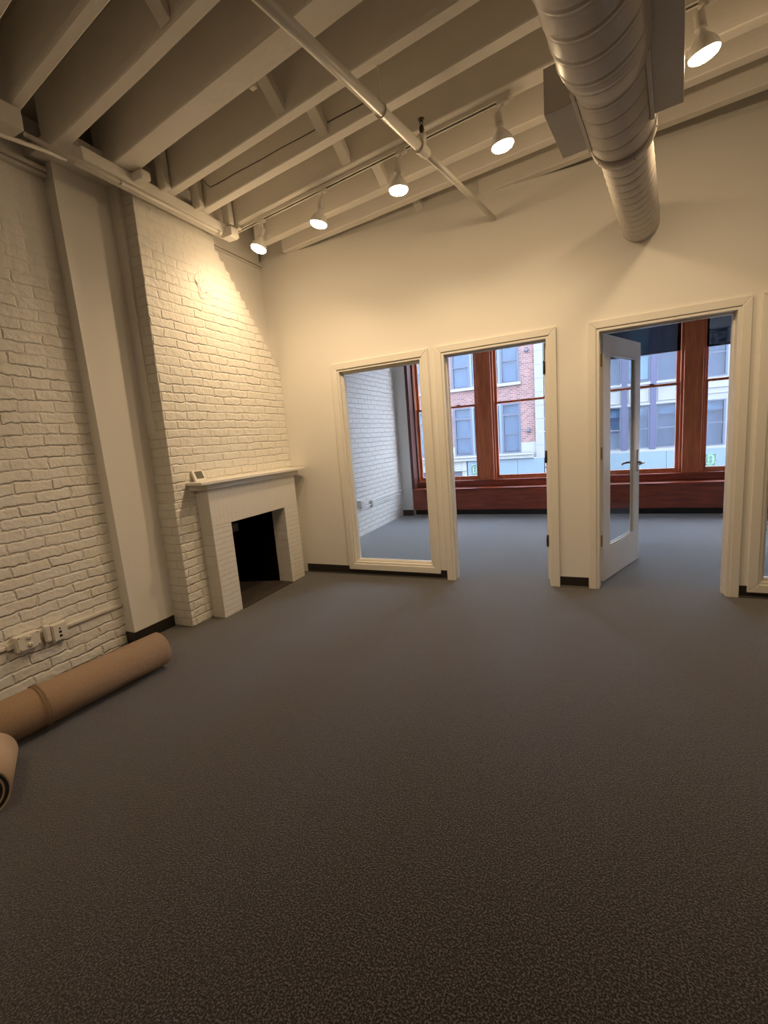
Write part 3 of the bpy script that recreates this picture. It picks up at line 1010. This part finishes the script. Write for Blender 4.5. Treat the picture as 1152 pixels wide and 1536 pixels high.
# surround
SY0, SY1, SZ = 2.592, 3.748, 1.075
for a, b in ((SY0, OY0), (OY1, SY1)):
    mb = MB().box(XB, XS, a, b, 0, OZ)
    mb.bm.normal_update()
    for f in mb.bm.faces:
        f.material_index = 0 if abs(f.normal.x) > .5 else 1
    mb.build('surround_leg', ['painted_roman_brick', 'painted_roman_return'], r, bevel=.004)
mb = MB().box(XB, XS, SY0, SY1, OZ, SZ)
mb.build('surround_lintel', 'painted_soldier_brick', r, bevel=.004)
# side boards and apron under the shelf
mb = MB().prism([(XB, SY0 - .055, 1.118), (XS + .022, SY0 - .020, 1.118), (XS + .022, SY1 + .045, 1.118), (XB, SY1 + .10, 1.118),
                 ], (0, 0, -.045))
mb.build('mantel_apron', 'trim_paint', r, bevel=.004)
mb = MB().prism([(XB, 2.515, 1.118), (XS + .062, 2.480, 1.118), (XS + .066, 2.492, 1.118), (XS + .066, 3.86, 1.118), (XB, D - .02, 1.118)], (0, 0, .024))
mb.build('mantel_shelf', 'trim_paint', r, bevel=.004)
mb = MB().box(XB, XB + .045, SY1 + .004, SY1 + .05, .86, 1.07)
mb.prism([(XB, SY1, .82), (XB, SY1 + .035, .86), (XB, SY1 + .004, .86)], (.03, 0, 0))
mb.build('side_bracket', 'trim_paint', r, bevel=.004)
# firebox
mb = MB()
bx = XB - .48
mb.box(bx - .03, bx, OY0 - .03, OY1 + .03, 0, 1.0)
mb.prism([(XB - .03, OY0 - .03, 0), (XB - .03, OY0 + .003, 0), (bx, OY0 + .12, 0), (bx, OY0 - .03, 0)], (0, 0, 1.0))
mb.prism([(XB - .03, OY1 + .03, 0), (XB - .03, OY1 - .003, 0), (bx, OY1 - .12, 0), (bx, OY1 + .03, 0)], (0, 0, 1.0))
mb.prism([(XB - .06, OY0, OZ + .001), (bx, OY0, .98), (bx, OY0, 1.02), (XB - .06, OY0, 1.02)], (0, OY1 - OY0, 0))
mb.build('firebox', 'soot', r)
mb = MB().box(bx, XS + .004, OY0 + .002, OY1 - .002, .0, .008)
mb.build('hearth_floor', 'hearth', r, bevel=.002)
mb = MB().box(bx + .02, XB - .12, OY0 + .06, OY0 + .34, .62, .70)
mb.build('damper_plate', 'dark_bronze', r, bevel=.004)

# thermostat unit leaning on the mantel shelf
M = Matrix.Translation((XB + .062, 2.618, 1.1425)) @ Matrix.Rotation(radians(-4), 4, 'Z') @ Matrix.Rotation(radians(-24), 4, 'Y')
r = root('thermostat', (XB + .06, 2.618, 1.1425), 'small white square thermostat leaning against the brick on the mantel shelf', 'thermostat')
MB().box(-.022, 0, -.052, .052, 0, .098, M, bev=.004).build('thermostat_body', 'white_plastic', r)
MB().box(-.001, .002, -.032, .036, .024, .086, M).build('display', 'screen', r)

# ------------------------------------------------------------------ surface raceway with sockets on the left brick wall
def raceway(name, y0, y1, x, z0, z1, label, r_=.011):
    return tag(MB().box(x, x + .016, y0, y1, z0 - r_, z0 + r_).build(name, 'pipe_paint', bevel=.004), label, 'raceway')
raceway('surface_raceway', .2, 1.325, XL, .31, 0, 'white surface raceway running off the left edge of the photo')
raceway('surface_raceway', 1.62, 2.03, XL, .303, 0, 'white surface raceway between the data socket box and the square pier')
raceway('surface_raceway', 1.455, 1.505, XL, .335, 0, 'short piece of white raceway between the two socket boxes')
r = root('socket_box', (XL, 1.395, .31), 'white double power socket box on the left brick wall', 'socket')
B(XL, XL + .048, 1.325, 1.458, .262, .362).build('back_box', 'white_plastic', r, bevel=.006)
B(XL + .048, XL + .052, 1.335, 1.452, .268, .358).build('face_plate', 'white_plastic', r, bevel=.0015)
for z in (.291, .337):
    s_ = MB().lathe([(0, .016), (.0028, .0155), (.0030, .001)], (XL + .052, 1.393, z), (1, 0, 0), 24).build('socket_face', 'white_plastic', r)
    mb = MB()
    mb.box(XL + .0545, XL + .0556, 1.384, 1.3865, z - .002, z + .008)
    mb.box(XL + .0545, XL + .0556, 1.399, 1.4015, z - .002, z + .007)
    mb.lathe([(0, .0028), (.001, .0025), (.0011, .0003)], (XL + .0545, 1.393, z - .009), (1, 0, 0), 10)
    mb.build('socket_slots', 'socket_hole', r)
mb = MB()
for yy, zz in ((1.343, .352), (1.445, .352), (1.343, .275), (1.445, .275)):
    mb.lathe([(0, .004), (.0012, .0035), (.0014, .0004)], (XL + .052, yy, zz), (1, 0, 0), 10)
mb.build('screws', 'bronze', r)
B(XL, XL + .022, 1.29, 1.33, .292, .328).build('raceway_connector', 'pipe_paint', r, bevel=.004)
r = root('data_socket_box', (XL, 1.56, .31), 'white data socket box with black ports on the left brick wall', 'socket')
B(XL, XL + .040, 1.53, 1.622, .245, .350).build('back_box', 'white_plastic', r, bevel=.004)
B(XL + .040, XL + .046, 1.535, 1.618, .245, .350).build('face_plate', 'white_plastic', r, bevel=.0015)
B(XL, XL + .036, 1.492, 1.528, .250, .365).build('entry_box', 'pipe_paint', r, bevel=.012, seg=3)
mb = MB()
for z, s_ in ((.318, .005), (.296, .008), (.270, .008)):
    mb.box(XL + .0455, XL + .047, 1.572 - s_, 1.572 + s_, z - s_, z + s_)
mb.build('data_ports', 'socket_hole', r)

# office raceways and outlets on the white brick
XO = -2.99
tag(B(XO, XO + .02, 5.9, 7.2, .452, .476).build('surface_raceway', 'trim_paint', bevel=.004), 'upper white raceway on the white brick wall seen through the fixed window', 'raceway')
tag(B(XO, XO + .02, 4.6, 7.2, .398, .422).build('surface_raceway', 'trim_paint', bevel=.004), 'lower white raceway on the white brick wall seen through the fixed window', 'raceway')
r = root('socket_box', (XO, 5.6, .46), 'square white socket box seen through the fixed window, the left one of two', 'socket')
B(XO, XO + .055, 5.53, 5.66, .405, .525).build('back_box', 'trim_paint', r, bevel=.005)
B(XO + .055, XO + .060, 5.54, 5.65, .412, .518).build('face_plate', 'white_plastic', r, bevel=.002)
r = root('socket_box', (XO, 5.98, .42), 'smaller white socket box seen through the fixed window, the right one of two', 'socket')
B(XO, XO + .045, 5.92, 6.02, .37, .475).build('back_box', 'trim_paint', r, bevel=.005)
B(XO + .045, XO + .049, 5.93, 6.01, .378, .468).build('face_plate', 'white_plastic', r, bevel=.002)

# ------------------------------------------------------------------ carpet rolls
def roll_solid(A, Bp, R_, turns, th, pile, back, label, seams=(), squash=1.0):
    A = Vector(A); Bp = Vector(Bp)
    ax = (Bp - A).normalized()
    u = Vector((ax.y, -ax.x, 0)).normalized()
    zz = Vector((0, 0, 1))
    r = root('carpet_roll', (A.x, A.y, 0), label, 'carpet roll', 'rolled up carpet pieces')
    L_ = (Bp - A).length
    def sheet(off0, off1, name, mat):
        bm = bmesh.new()
        n = int(turns * 56)
        rows = []
        for k in range(n + 1):
            f = k / n
            a = -2.1 - 2 * pi * turns * f
            rad = R_ - (R_ - .028) * f
            ca, sa = cos(a), sin(a)
            row = []
            m_ = 24 if f < .02 + 1.1 / turns else 1
            for (l_) in (0, 1):
                for off in (off0, off1):
                    p = A + ax * (L_ * l_ - (0.002 * (off > 0)) ) + (u * ca + zz * sa * squash) * (rad - off)
                    row.append(bm.verts.new(p))
            rows.append(row)
        for k in range(n):
            a_, b_ = rows[k], rows[k + 1]
            for i, j in ((0, 2), (1, 3), (0, 1), (2, 3)):
                f = bm.faces.new((a_[i], a_[j], b_[j], b_[i]))
                f.smooth = i + j in (2, 4) and (i, j) in ((0, 2), (1, 3))
        for row in (rows[0], rows[-1]):
            bm.faces.new((row[0], row[1], row[3], row[2]))
        mb = MB(); mb.bm.free(); mb.bm = bm
        return mb.build(name, mat, r)
    sheet(0, th * .35, 'carpet_backing', back)
    sheet(th * .36, th * .95, 'carpet_pile', pile)
    for s_ in seams:
        c_ = A + ax * s_
        ring = [c_ + (u * cos(a) + zz * sin(a)) * (R_ - .0008) for a in [-1.0 + 2 * pi * .5 * k / 30 for k in range(31)]]
        MB().tube(ring, .0030, 6).build('seam_ridge', back, r)
    return r
roll_solid((-2.672, .45, .119), (-2.555, 1.845, .119), .119, 5.5, .0165, 'roll_pile', 'roll_backing', 'long brown rolled up carpet lying along the foot of the left brick wall', seams=(.70, .715))
roll_solid((-2.425, .842, .113), (-2.165, .690, .113), .112, 4.2, .019, 'roll_pile', 'roll_backing_pale', 'shorter pale rolled carpet at the left edge, its dark end facing the camera')

# ------------------------------------------------------------------ street outside
EY = 22.0
tag(B(-40, 40, 7.9, 34, -6.2, -6.0).build('street', 'asphalt'), 'grey street between the two rows of buildings', 'street', None, 'structure')
# our own side is closed by wall_facade; opposite: brick building
def ext_window(par, x0, x1, z0, z1, fm, rails=(), transom=None, glass='far_glass', inner=('room_dark', None), y=EY, sill=None, fw=.10):
    f = MB()
    f.box(x0, x0 + fw, y - .02, y + .10, z0, z1)
    f.box(x1 - fw, x1, y - .02, y + .10, z0, z1)
    f.box(x0 + fw, x1 - fw, y - .02, y + .10, z0, z0 + fw * .7)
    f.box(x0 + fw, x1 - fw, y - .02, y + .10, z1 - fw * .7, z1)
    for rz in rails:
        f.box(x0 + fw, x1 - fw, y + .0, y + .08, rz - .03, rz + .03)
    if transom:
        f.box(x0 + fw, x1 - fw, y - .02, y + .08, transom - .05, transom + .05)
    w_ = f.build('window', fm, par)
    B(x0 + fw * .5, x1 - fw * .5, y + .04, y + .045, z0 + .03, z1 - .03).build('pane', glass, w_)
    B(x0, x1, y + .30, y + .32, z0, z1).build('dark_room', inner[0], w_)
    if inner[1]:
        B(x0 + fw, x1 - fw, y + .12, y + .14, inner[1][0], inner[1][1]).build('blind', inner[2], w_)
    return w_
def holes_wall(name, x0, x1, y0, y1, z0, z1, holes, mat, par):
    mb = MB()
    xs = sorted({x0, x1, *[h[0] for h in holes], *[h[1] for h in holes]})
    xs = [x for x in xs if x0 <= x <= x1]
    for a, b in zip(xs[:-1], xs[1:]):
        hs = sorted([(h[2], h[3]) for h in holes if h[0] < (a + b) / 2 < h[1]])
        z = z0
        for h0, h1 in hs:
            if h0 > z + 1e-4: mb.box(a, b, y0, y1, z, h0)
            z = h1
        if z < z1 - 1e-4: mb.box(a, b, y0, y1, z, z1)
    return mb.build(name, mat, par)

r = root('brick_building', (-6, EY, -6), 'red brick building with pale stone sills across the street, seen through the left windows', 'building')
hol = []
cols = [(-8.45 - 3.62, -6.85 - 3.62), (-8.45, -6.85), (-6.07, -4.40), (-4.38 + .0, -2.86)]
wins = [(-11.3, -10.0), (-9.0, -7.30), (-6.07, -2.86)]
for (a, b) in wins:
    hol += [(a, b, .26, 2.58), (a, b, 3.50, 5.9)]
holes_wall('brick_wall', -14, -2.16, EY, EY + .3, .72, 6.3, hol, 'red_brick', r)
hol2 = [h for h in hol if h[2] < 1]
holes_wall('stone_base', -14, -2.16, EY - .02, EY + .3, -.02, .72, hol2, 'stone', r)
mb = B(-14, -2.3, EY - .22, EY, -.02, .22)
mb.box(-14, -2.3, EY - .28, EY, .14, .22)
mb.build('stone_cornice', 'stone', r, bevel=.03)
for (a, b) in wins:
    B(a - .06, b + .06, EY - .12, EY + .1, 3.38, 3.51).build('window_sill', 'stone', r, bevel=.02)
# window leaves
def bay(a, b, z0, z1, fm, low, gl='far_glass', bl=None):
    tr = z1 - .52 if low else None
    rail = (z0 + (tr - z0) * .5 if low else z0 + (z1 - z0) * .42,)
    return ext_window(r, a, b, z0, z1, fm, rail, tr, inner=('room_dark', bl[0], bl[1]) if bl else ('room_dark', None))
for z0, z1, low in ((.26, 2.58, 1), (3.50, 5.9, 0)):
    bay(-6.07, -5.15, z0, z1, 'frame_grey', low, bl=((z0 + .1, z1 - .1), 'blind_pale'))
    bay(-5.15, -4.92, z0, z1, 'frame_pale', 0, bl=((z0 + .1, z1 - .1), 'frame_pale'))
    bay(-4.92, -3.98, z0, z1, 'frame_pale', low, bl=((z0 + .1, z1 - .1), 'blind_teal'))
    bay(-3.98, -3.74, z0, z1, 'frame_pale', 0, bl=((z0 + .1, z1 - .1), 'frame_pale'))
    bay(-3.74, -2.86, z0, z1, 'frame_grey', low, bl=((z0 + .1, z1 - .1), 'blind_pale'))
    bay(-9.0, -8.1, z0, z1, 'frame_grey', low, bl=((z0 + .1, z1 - .1), 'blind_pale'))
    bay(-8.1, -7.30, z0, z1, 'frame_pale', low, bl=((z0 + .1, z1 - .1), 'blind_teal'))
# quoin pilaster of pale stone
mb = MB()
for k in range(10):
    mb.box(-2.20, -1.82, EY - .10, EY + .3, -.05 + k * .6, .545 + k * .6)
mb.build('stone_pilaster', 'stone_white', r, bevel=.008)
# iron wall ties
for z in (1.25, 4.85):
    mb = MB()
    for k in range(3):
        a = k * pi / 3 + .3
        mb.tube([(-2.52 + .12 * cos(a), EY - .03, z + .12 * sin(a)), (-2.52 - .12 * cos(a), EY - .03, z - .12 * sin(a))], .02, 8)
    mb.lathe([(0, .06), (.03, .05), (.04, .005)], (-2.52, EY - .01, z), (0, -1, 0), 12)
    mb.build('wall_tie', 'frame_dark', r)
# shopfront below
mb = MB()
for k in range(3):
    mb.box(-5.45 + k * 1.2, -4.26 + k * 1.2, EY - .10, EY - .05, -1.6, -.04)
mb.build('shopfront_panels', 'metal_cladding', r, bevel=.006)
mb = B(-9.5, -5.50, EY - .08, EY + .2, -.42, -.02)
mb.box(-9.5, -5.50, EY - .16, EY + .2, -.50, -.42)
mb.box(-5.75, -5.5, EY - .10, EY + .2, -6, -.02)
mb.build('shop_entablature', 'stone', r, bevel=.02)
B(-14, -5.75, EY + .05, EY + .2, -6, -.50).build('shop_glazing', 'frame_dark', r)
B(-5.5, -1.82, EY + .0, EY + .2, -6, -.04).build('shop_base', 'frame_dark', r)

# stone building on the right
r = root('stone_building', (3, EY, -6), 'white stone building with purple steel window bays across the street, behind the open glazed door', 'building')
hol = [(-1.3, 3.40, .14, 1.98), (-1.3, 3.40, 2.86, 5.2), (3.95, 4.96, .10, 1.90), (3.95, 4.96, 2.80, 4.62), (5.9, 6.95, .10, 1.90), (5.9, 6.95, 2.80, 4.62)]
holes_wall('stone_wall', -1.80, 9, EY, EY + .3, -.02, 6.1, hol, 'stone_white', r)
mb = B(-1.8, 9, EY - .08, EY, -.04, .06)
mb.box(3.45, 9, EY - .04, EY, 2.36, 2.44)
mb.box(3.45, 9, EY - .03, EY, 2.14, 2.18)
mb.box(-1.3, 3.45, EY - .07, EY, 2.76, 2.86)
mb.box(-1.3, 3.45, EY - .07, EY, 1.92, 1.99)
mb.build('stone_band', 'stone_white', r, bevel=.01)
for x in (-1.15, .18, 1.30, 2.36):
    B(x, x + .22, EY - .08, EY + .1, .06, 5.2).build('steel_post', 'steel_purple', r, bevel=.015)
for a, b in ((-.93, .18), (.40, 1.30), (1.52, 2.36), (2.58, 3.40)):
    frame_pts(MB(), a + .07, b - .07, 2.06, 2.66, .045, EY - .035, EY + .0).build('spandrel_panel', 'stone', r, bevel=.01)
    ext_window(r, a, b, .14, 1.92, 'frame_grey', (.95,), None, inner=('room_dark', (1.50, 1.85), 'blind_pale'), fw=.06)
    ext_window(r, a, b, 2.88, 5.2, 'frame_grey', (4.0,), None, inner=('room_dark', (3.0, 5.1), 'blind_teal' if a == 1.52 else 'blind_pale') if a in (1.52,) else ('room_dark', None), fw=.06)
for (z0, z1) in ((.10, 1.90), (2.80, 4.62)):
    for xa in (3.95, 5.9):
        ext_window(r, xa, xa + 1.01, z0, z1, 'frame_grey', ((z0 + z1) / 2,), None, inner=('room_dark', (z1 - .4, z1 - .05), 'blind_pale'), fw=.07)
mb = MB()
for k in range(9):
    mb.box(-1.78 + k * 1.19, -.60 + k * 1.19, EY - .10, EY - .05, -1.6, -.04)
mb.build('shopfront_panels', 'metal_cladding', r, bevel=.006)
B(-1.80, 9, EY + .0, EY + .2, -6, -.05).build('shop_base', 'frame_dark', r)
# pink brick house further right
r = root('corner_building', (11, EY, -6), 'pinkish brick building across the street, glimpsed at the right edge of the photo', 'building')
holes_wall('brick_wall', 9.02, 16, EY, EY + .3, -.4, 6.0, [(9.6, 11.0, 3.2, 5.2)], 'red_brick', r)
B(9.02, 16, EY - .1, EY, -.5, -.35).build('stone_band', 'stone_white', r)
ext_window(r, 9.6, 11.0, 3.2, 5.2, 'frame_grey', (4.2,), fw=.08)
